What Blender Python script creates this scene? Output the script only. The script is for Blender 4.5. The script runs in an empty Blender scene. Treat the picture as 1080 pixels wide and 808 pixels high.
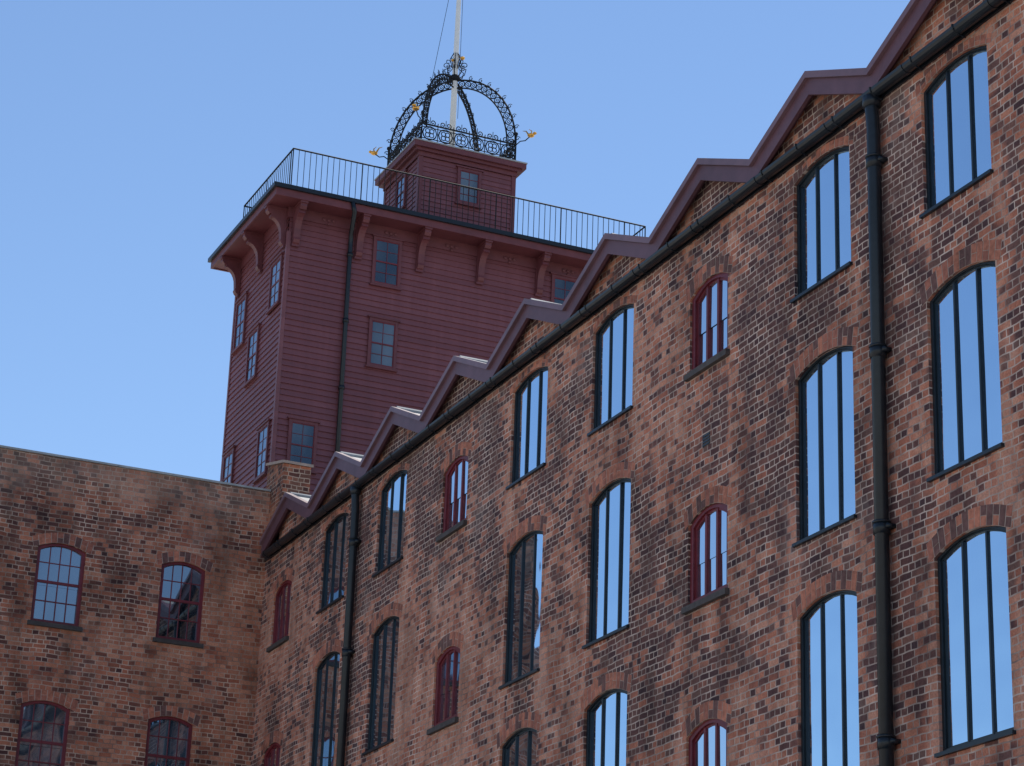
import bpy, bmesh, math, random
from mathutils import Vector, Matrix
random.seed(7)
scene=bpy.context.scene
COL=bpy.context.collection
pi=math.pi
# ------------------------------------------------------------------ node helpers
class NT:
    def __init__(s,mat):
        mat.use_nodes=True; s.t=mat.node_tree; s.t.nodes.clear(); s.N=s.t.nodes; s.L=s.t.links
    def n(s,typ,ins=None,**props):
        nd=s.N.new(typ)
        for k,v in props.items(): setattr(nd,k,v)
        if ins:
            for k,v in ins.items():
                sock=nd.inputs[k]
                if isinstance(v,bpy.types.NodeSocket): s.L.new(v,sock)
                else: sock.default_value=v
        return nd
    def m(s,op,a,b=0.0,c=0.0,clamp=False):
        nd=s.n('ShaderNodeMath',{0:a,1:b,2:c},operation=op); nd.use_clamp=clamp
        return nd.outputs[0]
    def ramp(s,fac,stops,interp='LINEAR'):
        nd=s.n('ShaderNodeValToRGB',{0:fac}); nd.color_ramp.interpolation=interp
        e=nd.color_ramp.elements
        while len(e)<len(stops): e.new(0.5)
        for i,(p,c) in enumerate(stops):
            e[i].position=p; e[i].color=(*c,1)
        return nd.outputs[0]
    def mixc(s,f,a,b,bt='MIX'):
        nd=s.n('ShaderNodeMix',data_type='RGBA',blend_type=bt)
        for i,v in ((0,f),(6,a),(7,b)):
            if isinstance(v,bpy.types.NodeSocket): s.L.new(v,nd.inputs[i])
            else: nd.inputs[i].default_value=(v if i==0 else (*v,1))
        return nd.outputs[2]
    def noise(s,vec,scale,detail=3,rough=.5):
        nd=s.n('ShaderNodeTexNoise',{'Vector':vec,'Scale':scale,'Detail':detail,'Roughness':rough}); return nd.outputs[0]
    def mr(s,v,a,b,c=0.,d=1.):
        nd=s.n('ShaderNodeMapRange',{0:v,1:a,2:b,3:c,4:d}); nd.clamp=True; return nd.outputs[0]
    def grey(s,v): return s.n('ShaderNodeCombineColor',{0:v,1:v,2:v}).outputs[0]
    def out(s,color,rough=.8,bump=None,bs=.5,bd=.01,metal=0.,spec=.5):
        p=s.n('ShaderNodeBsdfPrincipled',{'Roughness':rough,'Metallic':metal,'Specular IOR Level':spec})
        if isinstance(color,bpy.types.NodeSocket): s.L.new(color,p.inputs['Base Color'])
        else: p.inputs['Base Color'].default_value=(*color,1)
        if bump is not None:
            b=s.n('ShaderNodeBump',{'Strength':bs,'Distance':bd,'Height':bump}); s.L.new(b.outputs[0],p.inputs['Normal'])
        o=s.n('ShaderNodeOutputMaterial'); s.L.new(p.outputs[0],o.inputs[0]); return p
def newmat(name): 
    m=bpy.data.materials.new(name); return m,NT(m)
def brick_mat(name,shift=0.0,jamb=True,tint=(1,1,1),faded=0.0,top=None):
    m,t=newmat(name)
    g=t.n('ShaderNodeNewGeometry'); pos=g.outputs['Position']
    sp=t.n('ShaderNodeSeparateXYZ',{0:pos}); sn=t.n('ShaderNodeSeparateXYZ',{0:g.outputs['True Normal']})
    X,Y,Z=sp.outputs; isx=t.m('GREATER_THAN',t.m('ABSOLUTE',sn.outputs[0]),.5)
    u=t.m('ADD',t.m('MULTIPLY',Y,isx),t.m('MULTIPLY',X,t.m('SUBTRACT',1.,isx)))
    wob=t.m('MULTIPLY',t.m('SUBTRACT',t.noise(pos,.9,1),.5),.08)
    wob2=t.m('MULTIPLY',t.m('SUBTRACT',t.noise(pos,6,0),.5),.022)
    h=.094; ST=.262
    v=t.m('DIVIDE',t.m('ADD',t.m('ADD',t.m('ADD',Z,100.),wob),wob2),h)
    row=t.m('FLOOR',v); fv=t.m('FRACT',v)
    par=t.m('MULTIPLY',t.m('FRACT',t.m('MULTIPLY',row,.5)),2.)
    wid=t.m('SUBTRACT',ST,t.m('MULTIPLY',par,ST/2))
    rj=t.n('ShaderNodeTexWhiteNoise',{'W':row},noise_dimensions='1D').outputs[0]
    uu=t.m('DIVIDE',t.m('ADD',t.m('ADD',t.m('ADD',u,t.m('MULTIPLY',par,.066)),wob2),t.m('MULTIPLY',rj,.05)),wid)
    col=t.m('FLOOR',uu); fu=t.m('FRACT',uu)
    du=t.m('MULTIPLY',t.m('MINIMUM',fu,t.m('SUBTRACT',1.,fu)),wid)
    dv=t.m('MULTIPLY',t.m('MINIMUM',fv,t.m('SUBTRACT',1.,fv)),h)
    d=t.m('MINIMUM',du,dv); mask=t.mr(d,.005,.0115)
    cv=t.n('ShaderNodeCombineXYZ',{0:col,1:row,2:par})
    wn=t.n('ShaderNodeTexWhiteNoise',{'Vector':cv.outputs[0]},noise_dimensions='3D'); r=wn.outputs[0]
    r2=t.n('ShaderNodeSeparateColor',{0:wn.outputs[1]}).outputs[1]
    n1=t.noise(pos,.30,2,.55); n2=t.noise(pos,1.1,2,.6)
    tt=t.m('ADD',t.m('ADD',t.m('MULTIPLY',r,.90),.0),t.m('MULTIPLY',t.m('SUBTRACT',n1,.5),2.8))
    tt=t.m('ADD',tt,t.m('MULTIPLY',t.m('SUBTRACT',n2,.5),1.4))
    tt=t.m('SUBTRACT',tt,t.m('MULTIPLY',par,.17)); tt=t.m('ADD',tt,shift)
    if jamb:
        ph=t.m('ABSOLUTE',t.m('SUBTRACT',t.m('FRACT',t.m('DIVIDE',t.m('SUBTRACT',Y,21.87-3.107*10.5),3.107)),.5))
        dd=t.m('MULTIPLY',ph,3.107)
        jm=t.m('MULTIPLY',t.mr(dd,.55,.62),t.mr(t.m('ADD',dd,t.m('MULTIPLY',par,.12)),1.0,1.1,1.,0.))
        tt=t.m('ADD',tt,t.m('MULTIPLY',jm,t.mr(n2,.40,.58,0.,.45)))
    c=t.ramp(tt,[(0.0,(.050,.032,.040)),(.30,(.080,.044,.049)),(.41,(.19,.082,.068)),(.54,(.40,.142,.092)),(.78,(.52,.195,.122)),(1.,(.60,.285,.195))])
    c=t.mixc(.22+faded,c,t.ramp(r2,[(0,(.13,.060,.054)),(.5,(.42,.158,.108)),(1,(.62,.315,.215))]))
    fine=t.mr(t.noise(pos,38,2,.7),.25,.75,.70,1.22)
    c=t.mixc(1.,c,t.grey(fine),'MULTIPLY')
    mort=t.ramp(t.noise(pos,1.9,3,.65),[(.34,(.22,.155,.135)),(.66,(.66,.51,.43))])
    c=t.mixc(mask,mort,c)
    stv=t.n('ShaderNodeMapping',{0:pos,3:(1.4,1.4,.4)}).outputs[0]
    st=t.mr(t.noise(stv,1.0,4,.66),.34,.56,.66 if not top else .55,1.04)
    c=t.mixc(1.,c,t.grey(st),'MULTIPLY'); c=t.mixc(1.,c,tint,'MULTIPLY')
    # lime bloom: pale dusty patches
    bl=t.m('MULTIPLY',t.mr(t.noise(pos,.75,4,.7),.56,.70),.16)
    c=t.mixc(bl,c,(.60,.47,.41))
    if top:
        f=t.m('MULTIPLY',t.mr(t.m('ADD',Z,t.m('MULTIPLY',n2,1.2)),top,top+.5),.16)
        c=t.mixc(f,c,(.50,.40,.33))
    t.out(c,.9,None,spec=.2)
    return m
def plain(name,col,rough=.6,var=.12,ns=6.,bd=.003,metal=0.,spec=.4):
    m,t=newmat(name); g=t.n('ShaderNodeNewGeometry'); pos=g.outputs['Position']
    f=t.m('MULTIPLY',t.m('ADD',t.noise(pos,ns,2,.6),t.noise(pos,ns*.12,2)),.5)
    lo=tuple(c*(1-var*2) for c in col); hi=tuple(min(1,c*(1+var*2)) for c in col)
    c=t.ramp(f,[(.3,lo),(.7,hi)])
    t.out(c,rough,None,0,0,metal,spec)
    return m
def board_mat(name,col,var=.2):
    m,t=newmat(name); g=t.n('ShaderNodeNewGeometry'); pos=g.outputs['Position']
    s1=t.noise(t.n('ShaderNodeMapping',{0:pos,3:(5,5,.35)}).outputs[0],1.,3,.65)
    s2=t.noise(pos,.35,2,.6)
    z=t.n('ShaderNodeSeparateXYZ',{0:pos}).outputs[2]
    bw=t.n('ShaderNodeTexWhiteNoise',{'W':t.m('FLOOR',t.m('DIVIDE',t.m('SUBTRACT',z,10.),.155))},noise_dimensions='1D').outputs[0]
    f=t.m('ADD',t.m('MULTIPLY',t.m('ADD',s1,s2),.4),t.m('MULTIPLY',bw,.2))
    c=t.ramp(f,[(.3,tuple(x*(1-var) for x in col)),(.55,col),(.75,tuple(x*(1+var)+.012 for x in col))])
    t.out(c,.5,None,spec=.5); return m
def glass_mat(name,refl=.7,dark=(.012,.016,.02),tint=(.86,.94,1.0),wav=.0025,mx_=1.0):
    m,t=newmat(name); g=t.n('ShaderNodeNewGeometry'); pos=g.outputs['Position']
    hgt=t.noise(pos,1.3,1,.4)
    b=t.n('ShaderNodeBump',{'Strength':1.,'Distance':wav,'Height':hgt})
    gl=t.n('ShaderNodeBsdfGlossy',{'Color':(*tint,1),'Roughness':.02,'Normal':b.outputs[0]})
    inner=t.ramp(t.noise(t.n('ShaderNodeMapping',{0:pos,3:(1.,2.2,.35)}).outputs[0],.8,2),[(.38,dark),(.66,tuple(x*6 for x in dark))])
    df=t.n('ShaderNodeBsdfDiffuse',{'Color':inner})
    lw=t.n('ShaderNodeLayerWeight',{'Blend':.25})
    fac=t.mr(lw.outputs['Fresnel'],0.,1.,refl,mx_)
    mx=t.n('ShaderNodeMixShader',{0:fac,1:df.outputs[0],2:gl.outputs[0]})
    o=t.n('ShaderNodeOutputMaterial'); t.L.new(mx.outputs[0],o.inputs[0]); return m
M={}
M['brick']=brick_mat('mill_brick',.045)
M['brickL']=brick_mat('wing_brick',.19,False,(.93,.88,.82),.12,15.7)
M['brickP']=brick_mat('pier_brick',.12,False,(.85,.80,.72),.08)
M['mortar']=plain('lime_mortar',(.38,.29,.245),.95)
M['v1']=plain('arch_brick_orange',(.42,.155,.098),.9,.25,14)
M['v2']=plain('arch_brick_red',(.33,.12,.082),.9,.25,14)
M['v3']=plain('arch_brick_dark',(.14,.068,.06),.9,.25,14)
M['black']=plain('black_painted_iron',(.010,.014,.020),.35,.2,8)
M['frame']=plain('dark_window_metal',(.010,.017,.024),.4,.2,8)
M['red']=plain('oxblood_window_paint',(.145,.018,.027),.45,.15,8)
M['barge']=plain('maroon_bargeboard',(.125,.058,.074),.5,.12,4)
M['bargecap']=plain('bargeboard_capping',(.17,.095,.115),.45,.12,4)
M['wood']=board_mat('tower_siding_paint',(.185,.060,.070))
M['trim']=plain('tower_trim_paint',(.14,.041,.049),.5,.1,5)
M['lead']=plain('lead_coping',(.33,.34,.35),.6,.15,4)
M['stone']=plain('dark_sill_stone',(.07,.06,.058),.8,.2,9)
M['white']=plain('white_pole_paint',(.78,.78,.77),.4,.05,5)
M['gold']=plain('gilded_metal',(.75,.42,.10),.3,.1,9,metal=.8)
M['iron']=plain('wrought_iron',(.02,.023,.028),.75,.2,20,spec=.15)
M['glass']=glass_mat('mill_window_glass',.27,(.009,.018,.030),(.70,.86,1.0),.010,.92)
M['glassR']=glass_mat('small_pane_glass',.30,(.012,.018,.026),(.8,.9,1.),.004,.85)
M['glassT']=glass_mat('tower_pane_glass',.10,(.02,.025,.03),(.7,.82,.95),.004,.42)
M['roofdeck']=plain('roof_felt',(.12,.12,.125),.85)
def slate():
    m,t=newmat('roof_slate'); g=t.n('ShaderNodeNewGeometry'); pos=g.outputs['Position']
    b=t.n('ShaderNodeTexBrick',{'Vector':pos,
      'Color1':(.24,.25,.27,1),'Color2':(.33,.33,.33,1),'Mortar':(.08,.08,.09,1),'Scale':1.,'Mortar Size':.010,'Brick Width':.3,'Row Height':.2})
    c=t.mixc(.4,b.outputs[0],t.ramp(t.noise(pos,3,3,.7),[(.3,(.17,.17,.16)),(.7,(.38,.37,.34))]))
    t.out(c,.6,None); return m
M['slate']=slate()
def ground_mat():
    m,t=newmat('courtyard_gravel'); g=t.n('ShaderNodeNewGeometry'); pos=g.outputs['Position']
    c=t.ramp(t.noise(pos,.25,5,.65),[(.3,(.38,.345,.29)),(.7,(.50,.455,.39))])
    c=t.mixc(1.,c,t.grey(t.mr(t.noise(pos,30,3,.7),.3,.7,.75,1.15)),'MULTIPLY')
    t.out(c,.9,None); return m
M['ground']=ground_mat()
# ------------------------------------------------------------------ mesh builder
class B:
    def __init__(s,name,parent=None,smooth=False):
        s.name=name;s.v=[];s.f=[];s.mi=[];s.mats=[];s.parent=parent;s.smooth=smooth
    def mi_(s,m):
        m=M[m]
        if m not in s.mats: s.mats.append(m)
        return s.mats.index(m)
    def add(s,vs,fs,m):
        o=len(s.v); s.v+= [tuple(p) for p in vs]; k=s.mi_(m)
        for f in fs: s.f.append([i+o for i in f]); s.mi.append(k)
    def box(s,a,b,m,F=None):
        x0,y0,z0=a;x1,y1,z1=b
        P=[(x0,y0,z0),(x1,y0,z0),(x1,y1,z0),(x0,y1,z0),(x0,y0,z1),(x1,y0,z1),(x1,y1,z1),(x0,y1,z1)]
        if F: P=[F(*p) for p in P]
        s.add(P,[(0,3,2,1),(4,5,6,7),(0,1,5,4),(1,2,6,5),(2,3,7,6),(3,0,4,7)],m)
    def prism(s,poly,d0,d1,m,F):
        n=len(poly)
        P=[F(u,d0,z) for u,z in poly]+[F(u,d1,z) for u,z in poly]
        s.add(P,[list(range(n)),list(range(n,2*n))[::-1]]+[(i,(i+1)%n,(i+1)%n+n,i+n) for i in range(n)],m)
    def tube(s,pts,r,m,n=6,closed=False,r1=None):
        pts=[Vector(p) for p in pts]; N=len(pts); rings=[]
        up=Vector((0.31,0.17,.93))
        for i,p in enumerate(pts):
            a=pts[(i-1)%N] if (closed or i>0) else p; b=pts[(i+1)%N] if (closed or i<N-1) else p
            d=(b-a)
            if d.length<1e-6: d=Vector((0,0,1))
            d.normalize()
            ref=up if abs(d.dot(up))<.95 else Vector((1,0,0))
            if i==0: x=d.cross(ref).normalized()
            else:
                x=x-d*x.dot(d)
                if x.length<1e-5: x=d.cross(ref)
                x.normalize()
            y=d.cross(x)
            rr=r if r1 is None else r+(r1-r)*i/max(1,N-1)
            rings.append([p+(x*math.cos(2*pi*k/n)+y*math.sin(2*pi*k/n))*rr for k in range(n)])
        vs=[q for rg in rings for q in rg]; fs=[]
        for i in range(N if closed else N-1):
            j=(i+1)%N
            for k in range(n): fs.append((i*n+k,i*n+(k+1)%n,j*n+(k+1)%n,j*n+k))
        if not closed: fs+= [list(range(n))[::-1],[(N-1)*n+k for k in range(n)]]
        s.add(vs,fs,m)
    def ball(s,c,rx,ry,rz,m,n=8):
        vs=[];fs=[]
        for i in range(n+1):
            th=pi*i/n
            for k in range(2*n):
                ph=2*pi*k/(2*n); vs.append((c[0]+rx*math.sin(th)*math.cos(ph),c[1]+ry*math.sin(th)*math.sin(ph),c[2]+rz*math.cos(th)))
        w=2*n
        for i in range(n):
            for k in range(w): fs.append((i*w+k,(i+1)*w+k,(i+1)*w+(k+1)%w,i*w+(k+1)%w))
        s.add(vs,fs,m)
    def make(s,recalc=True):
        me=bpy.data.meshes.new(s.name); me.from_pydata(s.v,[],s.f)
        for m in s.mats: me.materials.append(m)
        for p,k in zip(me.polygons,s.mi): p.material_index=k; p.use_smooth=s.smooth
        if recalc:
            bm=bmesh.new();bm.from_mesh(me);bmesh.ops.recalc_face_normals(bm,faces=bm.faces);bm.to_mesh(me);bm.free()
        ob=bpy.data.objects.new(s.name,me);COL.objects.link(ob)
        if s.parent: ob.parent=s.parent
        return ob
def empty(name):
    e=bpy.data.objects.new(name,None);COL.objects.link(e);return e
# ------------------------------------------------------------------ openings
def arch(cu,w,z0,z1,rise,n=8):
    pts=[(cu-w/2,z0),(cu+w/2,z0)]
    for i in range(n+1):
        x=1-2*i/n; pts.append((cu+x*w/2,z1+rise*(1-x*x)))
    return pts
def wall_sheet(name,parent,outer,holes,thick,mtx,mat):
    cu=bpy.data.curves.new(name+'_c','CURVE');cu.dimensions='2D';cu.fill_mode='BOTH';cu.extrude=thick/2
    for poly in [outer]+holes:
        sp=cu.splines.new('POLY');sp.points.add(len(poly)-1)
        for p,(a,b) in zip(sp.points,poly): p.co=(a,b,0,1)
        sp.use_cyclic_u=True
    ob=bpy.data.objects.new(name+'_c',cu);COL.objects.link(ob)
    dg=bpy.context.evaluated_depsgraph_get();me=bpy.data.meshes.new_from_object(ob.evaluated_get(dg))
    bpy.data.objects.remove(ob)
    me.transform(mtx);me.name=name;me.materials.clear();me.materials.append(mat)
    o=bpy.data.objects.new(name,me);COL.objects.link(o);o.parent=parent;return o
def ring(b,o,i,d0,d1,m,F):
    n=len(o)
    for k in range(n):
        j=(k+1)%n
        b.prism([o[k],o[j],i[j],i[k]],d0,d1,m,F)
def zt(x,w,z1,rise): return z1+rise*(1-(2*x/w)**2)
def voussoirs(b,F,cu,w,z1,rise,h=.24,d=-.003):
    n=max(8,int(w/.098)); ext=.10
    W=w+2*ext
    def P(x,t):
        xx=min(max(x,-w/2),w/2)
        sl=xx/(w/2)
        return (cu+x+sl*t*(.16+rise*.35),z1+rise*(1-sl*sl)+t-abs(x-xx)*.35)
    pts=[P(-W/2+W*i/n,0) for i in range(n+1)];pt=[P(-W/2+W*i/n,h) for i in range(n+1)]
    for i in range(n):
        b.prism([pts[i],pts[i+1],pt[i+1],pt[i]],-.002,.02,'mortar',F)
    g=.007
    for i in range(n):
        x0=-W/2+W*i/n+g;x1=-W/2+W*(i+1)/n-g
        parts=[(.004,h)] if (i%2) else [(.004,h*.48),(h*.52,h)]
        for (ta,tb) in parts:
            mm=random.choices(['v1','v2','v3'],[4,4,3.5])[0]
            b.prism([P(x0,ta),P(x1,ta),P(x1,tb),P(x0,tb)],d-random.random()*.004,.02,mm,F)
def metal_window(name,parent,F,cu,w,z0,z1,rise,rec=.075):
    b=B(name,parent)
    o=arch(cu,w,z0,z1,rise);t=.046;i=arch(cu,w-2*t,z0+t,z1-.02,rise)
    ring(b,o,i,rec-.03,rec+.04,'frame',F)
    t2=t+.024;i2=arch(cu,w-2*t2,z0+t2,z1-.042,rise)
    ring(b,i,i2,rec-.002,rec+.04,'frame',F)
    for k in (-1,1):
        x=k*w/6; b.box((cu+x-.016,rec-.010,z0+t),(cu+x+.016,rec+.035,zt(x,w,z1,rise)-.05),'frame',F)
    for k in range(3):
        xa=-w/2+w*k/3+.02; xb=-w/2+w*(k+1)/3-.02
        if k>0: xa-=.018
        if k<2: xb+=.018
        pl=[(cu+xa,z0+.03),(cu+xb,z0+.03)]+[(cu+xb+(xa-xb)*q/4,zt(xb+(xa-xb)*q/4,w,z1,rise)-.02) for q in range(5)]
        ta=random.uniform(-.02,.02);tb=random.uniform(-.002,.002)
        P=[F(u,rec+.018+ta*(u-cu-(xa+xb)/2)+tb*(z-z0),z) for u,z in pl]
        b.add(P,[list(range(len(P)))],'glass')
    b.box((cu-w/2-.04,-.05,z0-.045),(cu+w/2+.04,rec-.03,z0-.002),'frame',F)
    return b.make(False)
def red_window(name,parent,F,cu,w,z0,z1,rise,cols=3,rows=1,rec=.08,fr=.085,gl='glassR',sash=False):
    b=B(name,parent)
    o=arch(cu,w,z0,z1,rise);i=arch(cu,w-2*fr,z0+fr,z1-.05,rise)
    ring(b,o,i,rec-.045,rec+.05,'red',F)
    if not sash:
        i2=arch(cu,w-2*fr-.06,z0+fr+.03,z1-.08,rise); ring(b,i,i2,rec-.01,rec+.04,'red',F)
    for k in range(1,cols):
        x=-w/2+fr+(w-2*fr)*k/cols; hw=.010 if sash else .026
        b.box((cu+x-hw,rec-(0.005 if sash else .02),z0+fr),(cu+x+hw,rec+.035,zt(x,w,z1,rise)-.06),'red',F)
    top=z1+rise*.8
    for k in range(1,rows):
        z=z0+fr+(top-z0-fr)*k/rows; hh=.028 if (sash and k==rows//2) else .010
        b.box((cu-w/2+fr,rec-(.015 if hh>.02 else .003),z-hh),(cu+w/2-fr,rec+.033,z+hh),'red',F)
    zm=(z0+z1)/2
    for (za,zb,dd) in ((z0+.03,zm,.02),(zm,None,.008)):
        pl=[(cu-w/2+.03,za),(cu+w/2-.03,za)]
        pl+= ([(cu+w/2-.03,zb),(cu-w/2+.03,zb)] if zb else [(cu+x*(w/2-.03),zt(x*(w/2-.03),w,z1,rise)-.02) for x in (1,.5,0,-.5,-1)])
        tb=random.uniform(-.01,.01)
        P=[F(u,rec+dd+tb*(z-za),z) for u,z in pl]; b.add(P,[list(range(len(P)))],gl)
    b.box((cu-w/2-.06,-.07,z0-.09),(cu+w/2+.06,rec-.045,z0-.003),'stone',F)
    return b.make(False)
# ------------------------------------------------------------------ ground
b=B('ground');b.add([(-600,-600,-1.6),(600,-600,-1.6),(600,600,-1.6),(-600,600,-1.6)],[(0,1,2,3)],'ground');b.make(False)
# ------------------------------------------------------------------ brick mill (long range)
D=15.3; YL=48.08
mill=empty('brick_mill')
FR=lambda u,d,z:(D+d,u,z)
wy=lambda n:21.87+3.107*n
big=[(12.44,14.13,.14),(9.03,11.29,.15),(5.75,8.05,.15),(2.45,4.75,.15),(-.75,1.5,.15)]
small=[(12.34,13.52,.15),(8.87,10.06,.15),(5.8,7.03,.15),(2.5,3.75,.15),(-.7,.6,.15)]
holes=[];wb=B('window_arches',mill)
wins=[]
for n in range(-3,9):
    red=(n in (2,5,8,-1))
    for r,(z0,z1,ri) in enumerate(small if red else big):
        w=1.13 if red else 1.42
        c=wy(n)
        holes.append(arch(c,w,z0,z1,ri)); wins.append((red,c,w,z0,z1,ri))
mtx=Matrix(((0,0,1,D+.175),(1,0,0,0),(0,1,0,0),(0,0,0,1)))
Y0=11.0
wall_sheet('front_wall',mill,[(Y0,-1.6),(YL-.001,-1.6),(YL-.001,14.72),(Y0,14.72)],holes,.35,mtx,M['brick'])
for (red,c,w,z0,z1,ri) in wins:
    if red: red_window('small_window',mill,FR,c,w,z0,z1,ri)
    else: metal_window('tall_window',mill,FR,c,w,z0,z1,ri)
    if z1+ri+.25<14.3: voussoirs(wb,FR,c,w,z1,ri)
    else: voussoirs(wb,FR,c,w,z1,ri,.12)
wb.make()
b=B('rear_walls',mill)
b.box((D+.352,Y0+.003,-1.6),(27,YL-.003,14.7),'brick')
b.make()
# saw-tooth gable roofs
gy=lambda n:21.93+3.05*n
gb=B('roof_gables',mill);rb=B('roof_slates',mill);bb=B('bargeboards',mill)
hw=1.525;zb=14.74;za=15.38
for n in range(-3,9):
    c=gy(n)
    gb.prism([(c-hw+.01,zb-.05),(c+hw-.01,zb-.05),(c+hw-.01,zb+.01),(c,za),(c-hw+.01,zb+.01)],.002,.30,'brick',FR)
    for sgn in (-1,1):
        e=c+sgn*hw
        q=[(e,zb+.02),(c,za+.02),(c,za+.07),(e,zb+.07)]
        rb.prism(q,-.10,11.6,'slate',FR)
        bb.prism([(e,zb-.27),(c,za-.23),(c,za+.01),(e,zb-.02)],-.18,-.125,'barge',FR)
        bb.prism([(e,zb-.017),(c,za+.013),(c,za+.115),(e,zb+.085)],-.235,-.102,'bargecap',FR)
        bb.prism([(e,zb-.10),(c,za-.07),(c,za-.02),(e,zb-.05)],-.124,-.003,'barge',FR)
    rb.tube([(D-.12,c,za+.09),(D+11.6,c,za+.09)],.05,'lead',8)
gb.make();rb.make();bb.make()
# gutter
g=B('gutter',mill)
def halfpipe(b,y0,y1,x,z,r,m,n=8):
    vs=[]
    for y in (y0,y1):
        for i in range(n+1):
            a=pi+pi*i/n; vs.append((x+r*math.cos(a),y,z+r*math.sin(a)))
        for i in range(n+1):
            a=2*pi-pi*i/n; vs.append((x+(r-.012)*math.cos(a),y,z+(r-.012)*math.sin(a)))
    N=2*(n+1)
    fs=[(i,(i+1)%N,(i+1)%N+N,i+N) for i in range(N)]+[list(range(n+1)),[N+i for i in range(n+1)]]
    b.add(vs,fs,m)
gx=D-.135;gz=14.50
halfpipe(g,Y0,YL-.38,gx,gz,.092,'black')
g.box((D-.035,Y0,14.42),(D-.003,YL-.02,14.60),'black')
y=Y0+.3;k=0
while y<YL-.4:
    g.box((gx-.100,y-.018,gz-.005),(D-.036,y+.018,gz+.012),'black')
    g.tube([(D-.036,y,gz-.12),(gx,y,gz-.10),(gx-.085,y,gz-.05),(gx-.10,y,gz+.015)],.010,'black',5)
    if k%2==0: halfpipe(g,y+.2,y+.29,gx,gz,.101,'black')
    y+=.93;k+=1
g.make()
def downpipe(name,y,parent,r,joints):
    p=B(name,parent,True); x=D-.115
    p.tube([(gx,y,gz-.07),(gx,y,gz-.22),(x,y,gz-.5),(x,y,-1.5)],r,'black',12)
    p.tube([(gx,y,gz-.06),(gx,y,gz-.2)],r*1.35,'black',12)
    for z in joints:
        p.tube([(x,y,z),(x,y,z-.16)],r*1.2,'black',12)
        p.tube([(x,y,z+.005),(x,y,z-.022)],r*1.3,'black',12)
        p.box((x-.01,y-.14,z-.095),(D-.004,y+.14,z-.045),'black')
    p.make()
downpipe('downpipe',23.50,mill,.088,(13.6,11.0,8.72,6.1,3.3,.6));downpipe('downpipe',42.2,mill,.080,(13.4,11.2,8.2,5.1,2));downpipe('downpipe',13.2,mill,.08,(11,8,5,2))
b=B('air_vent',mill)
b.box((D-.004,28.02,11.10),(D+.01,28.24,11.29),'stone')
for i in range(4): b.box((D-.012,28.03,11.115+i*.045),(D-.003,28.23,11.135+i*.045),'black')
b.make()
b=B('corner_pier',mill)
b.prism([(47.25,14.3),(48.40,14.3),(48.40,16.72),(47.25,16.45)],.002,.62,'brickP',FR)
b.prism([(47.20,16.45),(48.44,16.73),(48.44,16.79),(47.20,16.51)],-.04,.66,'mortar',FR)
b.make()
# ------------------------------------------------------------------ brick wing
wing=empty('brick_wing')
FL=lambda u,d,z:(u,YL+d,z)
XW=8.3
hl=[];vl=B('window_arches',wing)
lw=[]
for c,w in ((10.85,1.03),(13.50,.98)):
    for k in range(5):
        z0=12.42-3.355*k;z1=z0+1.62
        if z0<-1.5: continue
        hl.append(arch(c,w,z0,z1,.12));lw.append((c,w,z0,z1))
mt=Matrix(((1,0,0,0),(0,0,-1,YL+.175),(0,1,0,0),(0,0,0,1)))
wall_sheet('front_wall',wing,[(XW,-1.6),(D+.0,-1.6),(D+.0,16.02),(XW,16.02)],hl,.35,mt,M['brickL'])
for (c,w,z0,z1) in lw:
    red_window('sash_window',wing,FL,c,w,z0,z1,.12,4,4,.10,.075,'glassR',True); voussoirs(vl,FL,c,w,z1,.12,.22)
vl.make()
b=B('rear_walls',wing);b.box((XW+.003,YL+.352,-1.6),(D+.35,58,15.6),'brickL');b.box((XW+.002,YL+.352,15.601),(XW+.3,58,16.0),'brickL');b.make()
b=B('parapet_coping',wing)
x=XW-.03
while x<D+.3:
    x2=min(x+1.2,D+.35);b.box((x,YL-.035,16.022+random.random()*.006),(x2-.006,YL+.40,16.07),'lead');x=x2
b.make()
# ------------------------------------------------------------------ timber tower
tw=empty('timber_tower')
TX0,TX1,TY0,TY1=16.87,26.5,53.08,57.2
FT=lambda u,d,z:(u,TY0+d,z)
FS=lambda u,d,z:(TX0+d,u,z)
b=B('core',tw);b.box((TX0+.02,TY0+.02,-1.6),(TX1-.02,TY1-.02,25.3),'wood');b.make()
def siding(b,F,u0,u1,z0,z1,p,m,dep=.034):
    z=z0
    while z<z1-1e-6:
        zz=min(z+p,z1); dp=dep*random.uniform(.85,1.1)
        b.add([F(u0,-dp,z),F(u1,-dp,z),F(u1,-.003,zz),F(u0,-.003,zz)],[(0,1,2,3)],m)
        b.add([F(u0,.02,z),F(u1,.02,z),F(u1,-dp,z),F(u0,-dp,z)],[(0,1,2,3)],m)
        z=zz
b=B('lap_siding',tw)
siding(b,FT,TX0,TX1,10.,25.0,.155,'wood');siding(b,FS,TY0,TY1,10.,25.0,.155,'wood')
siding(b,lambda u,d,z:(TX1-d,u,z),TY0,TY1,10.,25.,.155,'wood');siding(b,lambda u,d,z:(u,TY1-d,z),TX0,TX1,10.,25.,.155,'wood')
b.make(False)
b=B('corner_boards',tw)
for (x,y) in ((TX0,TY0),(TX1,TY0),(TX0,TY1),(TX1,TY1)):
    sx=1 if x==TX0 else -1; sy=1 if y==TY0 else -1
    xs=sorted((x-sx*.04,x+sx*.06));ys=sorted((y-sy*.04,y+sy*.06))
    b.box((xs[0],ys[0],9.9),(xs[1],ys[1],24.6),'wood')
b.box((TX0-.045,TY0-.047,24.98),(TX1+.045,TY1+.045,25.27),'trim')
b.make()
EX0,EX1,EY0,EY1=16.27,27.1,52.45,57.85
b=B('roof_deck',tw)
b.box((EX0+.06,EY0+.06,25.271),(EX1-.06,EY1-.06,25.33),'trim')
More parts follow.
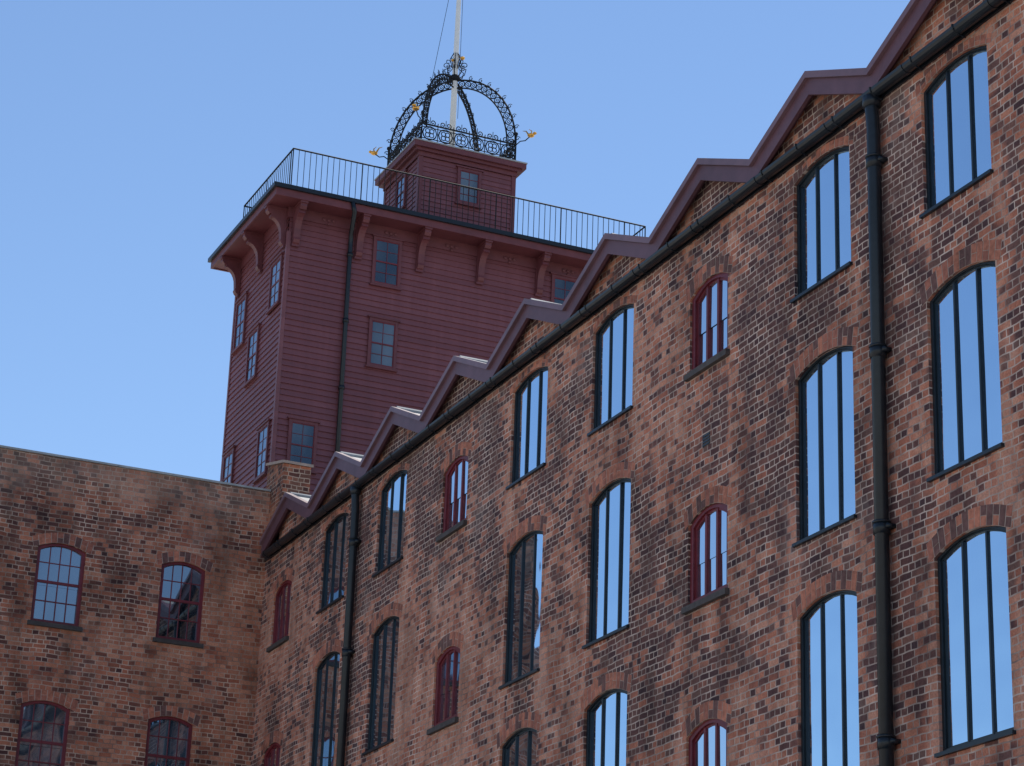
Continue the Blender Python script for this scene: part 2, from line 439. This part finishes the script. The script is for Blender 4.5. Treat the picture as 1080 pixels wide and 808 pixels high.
for (a,c) in (((EX0,EY0,25.25),(EX1,EY0+.058,25.49)),((EX0,EY1-.058,25.25),(EX1,EY1,25.49)),((EX0,EY0+.059,25.25),(EX0+.058,EY1-.059,25.49)),((EX1-.058,EY0+.059,25.25),(EX1,EY1-.059,25.49))):
    b.box(a,c,'trim')
b.box((EX0+.06,EY0+.06,25.35),(EX1-.06,EY1-.06,25.46),'roofdeck')
b.make()
b=B('eaves_gutter',tw)
b.box((EX0-.08,EY0-.08,25.44),(EX1+.08,EY0-.003,25.55),'black');b.box((EX0-.08,EY0-.002,25.44),(EX0-.003,EY1+.05,25.55),'black')
b.box((EX1+.003,EY0-.002,25.44),(EX1+.08,EY1+.05,25.55),'black')
b.make()
def bracket(b,F,u,flip=1):
    w=.085
    prof=[(0,25.26),(-.56,25.26),(-.56,25.12),(-.50,25.05),(-.44,25.06)]
    for i in range(7):
        a=pi/2*i/6; prof.append((-.44+.30*math.sin(a)-.02,25.0-.42*(1-math.cos(a))-.03))
    prof+=[(-.15,24.42),(-.17,24.36),(-.13,24.28),(-.06,24.24),(0,24.30)]
    P=[F(u-w,d,z) for d,z in prof]+[F(u+w,d,z) for d,z in prof];n=len(prof)
    b.add(P,[list(range(n)),list(range(n,2*n))[::-1]]+[(i,(i+1)%n,(i+1)%n+n,i+n) for i in range(n)],'trim')
    b.box((u-.10,-.60,25.20),(u+.10,-.048,25.268),'trim',F)
    b.box((u-.10,-.085,24.2),(u+.10,-.036,25.20),'trim',F)
b=B('eaves_brackets',tw)
for u in (17.05,18.74,20.43,22.12,23.81,25.5,26.35): bracket(b,FT,u)
for u in (53.28,55.1,56.95): bracket(b,FS,u)
for u in (17.9,19.6,21.3,22.95,24.65):
    for du in (-.13,0,.13): 
        c=FT(u+du,-.06,25.10); b.ball(c,.05,.03,.05,'trim',6)
    c=FT(u,-.06,25.0);b.ball(c,.045,.03,.045,'trim',6)
b.make()
def tower_window(b,F,u0,u1,z0,z1,cols=2,rows=4):
    t=.075
    b.box((u0,-.07,z0),(u0+t,.01,z1),'trim',F);b.box((u1-t,-.07,z0),(u1,.01,z1),'trim',F)
    b.box((u0+t,-.068,z1-t),(u1-t,.01,z1),'trim',F);b.box((u0+t,-.068,z0),(u1-t,.01,z0+t*.8),'trim',F)
    b.box((u0-.05,-.10,z1+.002),(u1+.05,.0,z1+.04),'trim',F);b.box((u0-.04,-.10,z0-.04),(u1+.04,.0,z0-.002),'trim',F)
    a0,a1,c0,c1=u0+t,u1-t,z0+t*.8,z1-t; zm=(c0+c1)/2
    for i,(p,q,dd) in enumerate(((c0,zm,-.038),(zm,c1,-.042))):
        ti=random.uniform(-.004,.004)
        b.add([F(a0,dd,p),F(a1,dd,p),F(a1,dd+ti,q),F(a0,dd+ti,q)],[(0,1,2,3)],'glassT')
    b.box((a0,-.058,zm-.018),(a1,-.03,zm+.018),'red',F)
    for e in (a0,a1-.022): b.box((e,-.056,c0),(e+.022,-.03,c1),'red',F)
    b.box((a0+.022,-.055,c1-.025),(a1-.022,-.03,c1),'red',F);b.box((a0+.022,-.055,c0),(a1-.022,-.03,c0+.03),'red',F)
    for k in range(1,cols):
        x=a0+(a1-a0)*k/cols; b.box((x-.007,-.053,c0+.03),(x+.007,-.03,c1-.025),'red',F)
    for k in (1,3): 
        z=c0+(c1-c0)*k/rows; b.box((a0+.022,-.052,z-.007),(a1-.022,-.03,z+.007),'red',F)
def TWN(F,*a,**k):
    b=B('tower_window',tw);tower_window(b,F,*a,**k);b.make(False)
TWN(FT,19.14,19.92,23.62,25.0-.06);TWN(FT,19.15,19.93,21.39,22.70);TWN(FT,17.22,17.97,18.36,19.63);TWN(FT,24.18,24.98,23.62,24.92)
TWN(FT,22.2,22.98,18.36,19.63)
TWN(FS,53.30,54.15,22.75,24.05);TWN(FS,56.10,56.95,22.60,24.0);TWN(FS,54.80,55.65,21.25,22.65);TWN(FS,53.35,54.2,18.25,19.6);TWN(FS,56.15,57.0,18.4,19.75)
b=B('tower_downpipe',tw,True)
b.tube([(18.30,EY0-.04,25.45),(18.36,EY0-.04,25.2),(18.5,TY0-.12,24.85),(18.5,TY0-.11,24.5),(18.5,TY0-.11,10)],.058,'black',10)
for z in (24.3,22.5,20.7,18.9): b.tube([(18.5,TY0-.11,z),(18.5,TY0-.11,z-.1)],.08,'black',10)
b.make()
def railing(parent):
    b=B('roof_railing',parent)
    x0,x1,y0,y1=16.66,26.65,52.50,56.45; z0,z1=25.47,26.62
    cs=[(x0,y0),(x1,y0),(x1,y1),(x0,y1)]
    for i in range(4):
        a=Vector((*cs[i],0));c=Vector((*cs[(i+1)%4],0));L=(c-a).length;n=int(L/.155)
        for z,r in ((z1,.022),(z0+.12,.014)): b.tube([a+Vector((0,0,z)),c+Vector((0,0,z))],r,'iron',5)
        for k in range(n+1):
            p=a+(c-a)*k/n; r=.011 if k%12 else .020
            b.tube([p+Vector((0,0,z0)),p+Vector((0,0,z1))],r,'iron',4)
    b.make()
railing(tw)
lr=empty('lantern_room');lr.parent=tw
BX0,BX1,BY0,BY1=20.66,23.42,54.0,56.5
b=B('lantern_walls',lr)
b.box((BX0+.02,BY0+.02,25.46),(BX1-.02,BY1-.02,28.1),'wood')
FB=lambda u,d,z:(u,BY0+d,z);FBS=lambda u,d,z:(BX0+d,u,z)
siding(b,FB,BX0,BX1,25.46,28.05,.14,'wood',.026);siding(b,FBS,BY0,BY1,25.46,28.05,.14,'wood',.026)
siding(b,lambda u,d,z:(BX1-d,u,z),BY0,BY1,25.46,28.05,.14,'wood',.026)
for x in (BX0-.035,BX1-.085):
    for y in (BY0-.035,BY1-.085): b.box((x,y,25.47),(x+.12,y+.12,28.0),'trim')
b.make(False)
b=B('lantern_roof',lr)
b.box((BX0-.06,BY0-.06,27.98),(BX1+.06,BY1+.06,28.10),'trim')
b.box((BX0-.16,BY0-.14,28.101),(BX1+.16,BY1+.14,28.18),'trim')
b.box((BX0-.25,BY0-.22,28.181),(BX1+.25,BY1+.22,28.33),'trim')
b.box((BX0-.27,BY0-.24,28.331),(BX1+.27,BY1+.24,28.37),'lead')
b.make()
b=B('lantern_window',lr);tower_window(b,FB,21.74,22.43,26.84,27.88);b.make(False)
b=B('lantern_window',lr);tower_window(b,FBS,54.85,55.55,26.84,27.88);b.make(False)
# iron crown
cr=empty('iron_crown');cr.parent=tw
CX,CY=22.05,55.25
b=B('crown_ironwork',cr)
hx,hy=1.38,1.25; z0,z1=28.40,29.02
cs=[(CX-hx,CY-hy),(CX+hx,CY-hy),(CX+hx,CY+hy),(CX-hx,CY+hy)]
def spiral(o,ax,az,r0,turns,a0,n=14,sg=1):
    pts=[]
    for i in range(n+1):
        t=i/n; a=a0+sg*2*pi*turns*t; r=r0*(1-.8*t)
        pts.append(o+ax*(math.cos(a)*r)+az*(math.sin(a)*r))
    return pts
UZ=Vector((0,0,1))
for i in range(4):
    a=Vector((*cs[i],0));c=Vector((*cs[(i+1)%4],0));ax=(c-a).normalized();L=(c-a).length
    for z,r in ((z0+.04,.026),(z1-.06,.026),(z0+.14,.014),(z1-.15,.014)): b.tube([a+UZ*z,c+UZ*z],r,'iron',5)
    n=6
    for k in range(n):
        o=a+ax*(L*(k+.5)/n)+UZ*((z0+z1)/2)
        b.tube([o+ax*math.cos(q*pi/6)*.20+UZ*math.sin(q*pi/6)*.2 for q in range(12)],.018,'iron',4,True)
        for q in range(4):
            oo=o+ax*math.cos(pi/4+q*pi/2)*.085+UZ*math.sin(pi/4+q*pi/2)*.085
            b.tube([oo+ax*math.cos(s*pi/4)*.065+UZ*math.sin(s*pi/4)*.065 for s in range(8)],.015,'iron',4,True)
        for sg in (-1,1):
            b.tube(spiral(o+ax*sg*.08+UZ*.33,ax,UZ,.085,1.2,-pi/2,12,sg),.015,'iron',4)
        b.tube([o+UZ*.25,o+UZ*.47],.012,'iron',4)
    for k in range(n+1):
        p=a+ax*(L*k/n); b.tube([p+UZ*z0,p+UZ*(z1+ (.22 if k in(0,n) else .02))],.022 if k in (0,n) else .016,'iron',4)
    b.ball(a+UZ*(z1+.26),.05,.05,.06,'iron',6)
for i in range(4):
    dr=Vector((cs[i][0]-CX,cs[i][1]-CY,0)); R=dr.length; dr.normalize(); C=Vector((CX,CY,0))
    def rp(t,off):
        a=t*pi/2
        rr=(R-.02-off)*math.cos(a)**.95 if t<1 else 0
        return C+dr*max(rr,.07)+UZ*(28.95+(2.20-off)*math.sin(a)**.97)
    for off,r in ((0,.028),(.24,.024)):
        b.tube([rp(t/24,off) for t in range(25)],r,'iron',5)
    for k in range(15):
        t=(k+.5)/15.6; o=(rp(t,0)+rp(t,.24))/2; tg=(rp(t+.02,.12)-rp(t-.02 if t>.02 else 0,.12)).normalized(); nn=dr.cross(UZ).cross(tg).normalized()
        b.tube([o+tg*math.cos(q*pi/5)*.085+nn*math.sin(q*pi/5)*.085 for q in range(10)],.017,'iron',4,True)
        b.tube([o+tg*math.cos(q*pi/3)*.035+nn*math.sin(q*pi/3)*.035 for q in range(6)],.012,'iron',4,True)
    for k in range(9):
        t=.05+k*.1; o=rp(t,-.07); tg=(rp(t+.02,0)-rp(t,0)).normalized(); nn=dr.cross(UZ).cross(tg).normalized()
        b.tube(spiral(o,tg,nn,.07,1.15,-pi/2,12,1),.012,'iron',4)
    p=Vector((cs[i][0],cs[i][1],28.95))
    st=[p,p+dr*.12+UZ*.10,p+dr*.26+UZ*.10,p+dr*.38+UZ*.2]
    b.tube(st,.016,'iron',5)
    q=p+dr*.42+UZ*.24
    b.ball(q,.10,.10,.055,'gold',6)
    b.ball(q+dr*.11+UZ*.05,.055,.055,.04,'gold',6)
    b.tube([q-dr*.05,q-dr*.14+UZ*.14,q-dr*.24+UZ*.16],.028,'gold',5,r1=.006)
    b.tube([q,q+UZ*.13+dr*.02,q+UZ*.19-dr*.06],.026,'gold',5,r1=.006)
for k in range(8):
    d=Vector((math.cos(k*pi/4+.3),math.sin(k*pi/4+.3),0)); o=Vector((CX,CY,31.20))
    b.tube([o+d*.08,o+d*.26+UZ*.12,o+d*.30+UZ*.30,o+d*.14+UZ*.36],.016,'iron',4)
    b.tube(spiral(o+d*.26+UZ*.42,d,UZ,.10,1.1,pi,10,-1),.013,'iron',4)
    b.tube([o+d*.07+UZ*.3,o+d*.16+UZ*.62,o+d*.04+UZ*.85],.013,'iron',4)
b.ball((CX,CY,31.22),.15,.15,.12,'iron',8)
b.ball((CX+.16,CY-.1,31.85),.07,.07,.05,'gold',6);b.ball((CX-.14,CY-.12,31.7),.05,.05,.04,'gold',6)
b.make()
b=B('flagpole',tw,True)
b.tube([(CX,CY,28.37),(CX,CY,31.6),(CX+.01,CY,34.5),(CX+.02,CY,38.5)],.095,'white',12,r1=.045)
b.tube([(CX,CY,28.37),(CX,CY,28.9)],.15,'white',12,r1=.11)
b.ball((CX+.02,CY,38.55),.09,.09,.09,'gold',8)
b.tube([(CX-.12,CY-.02,38.2),(CX-.35,CY-.1,33.5),(CX-.95,CY-.5,30.2),(CX-1.25,CY-1.1,29.0)],.009,'iron',4)
b.tube([(CX+.1,CY-.02,38.2),(CX+.13,CY-.02,30.0)],.008,'iron',4)
b.make()
# ------------------------------------------------------------------ world / sun / camera
SE,SR=math.radians(58),math.radians(48)
w=bpy.data.worlds.new("World");scene.world=w;w.use_nodes=True
nt=w.node_tree;bg=nt.nodes['Background'];sk=nt.nodes.new('ShaderNodeTexSky');sk.sky_type='NISHITA';sk.sun_disc=False
sk.sun_elevation=SE;sk.sun_rotation=SR;sk.air_density=1.0;sk.dust_density=0.0;sk.ozone_density=4.0
nt.links.new(sk.outputs[0],bg.inputs[0]);bg.inputs[1].default_value=.15
sd=Vector((math.sin(SR)*math.cos(SE),math.cos(SR)*math.cos(SE),math.sin(SE)))
l=bpy.data.lights.new('sun','SUN');l.energy=5.0;l.angle=math.radians(.5);l.color=(1,.95,.87)
lo=bpy.data.objects.new('sun',l);COL.objects.link(lo);lo.rotation_euler=sd.to_track_quat('Z','Y').to_euler();lo.location=(0,0,60)
th,ro,al=[math.radians(x) for x in (20.520,2.084,23.581)]
fw=Vector((math.sin(al)*math.cos(th),math.cos(al)*math.cos(th),math.sin(th)));r0=Vector((math.cos(al),-math.sin(al),0));u0=r0.cross(fw)
Rr=r0*math.cos(ro)+u0*math.sin(ro);U=-r0*math.sin(ro)+u0*math.cos(ro)
cam=bpy.data.cameras.new('camera');co=bpy.data.objects.new('camera',cam);COL.objects.link(co)
cam.sensor_width=36;cam.lens=2528.66/1080*36;cam.clip_end=3000
mm=Matrix((Rr,U,-fw)).transposed().to_4x4();co.matrix_world=mm
scene.camera=co
scene.view_settings.view_transform='Standard';scene.view_settings.look='None';scene.view_settings.exposure=0
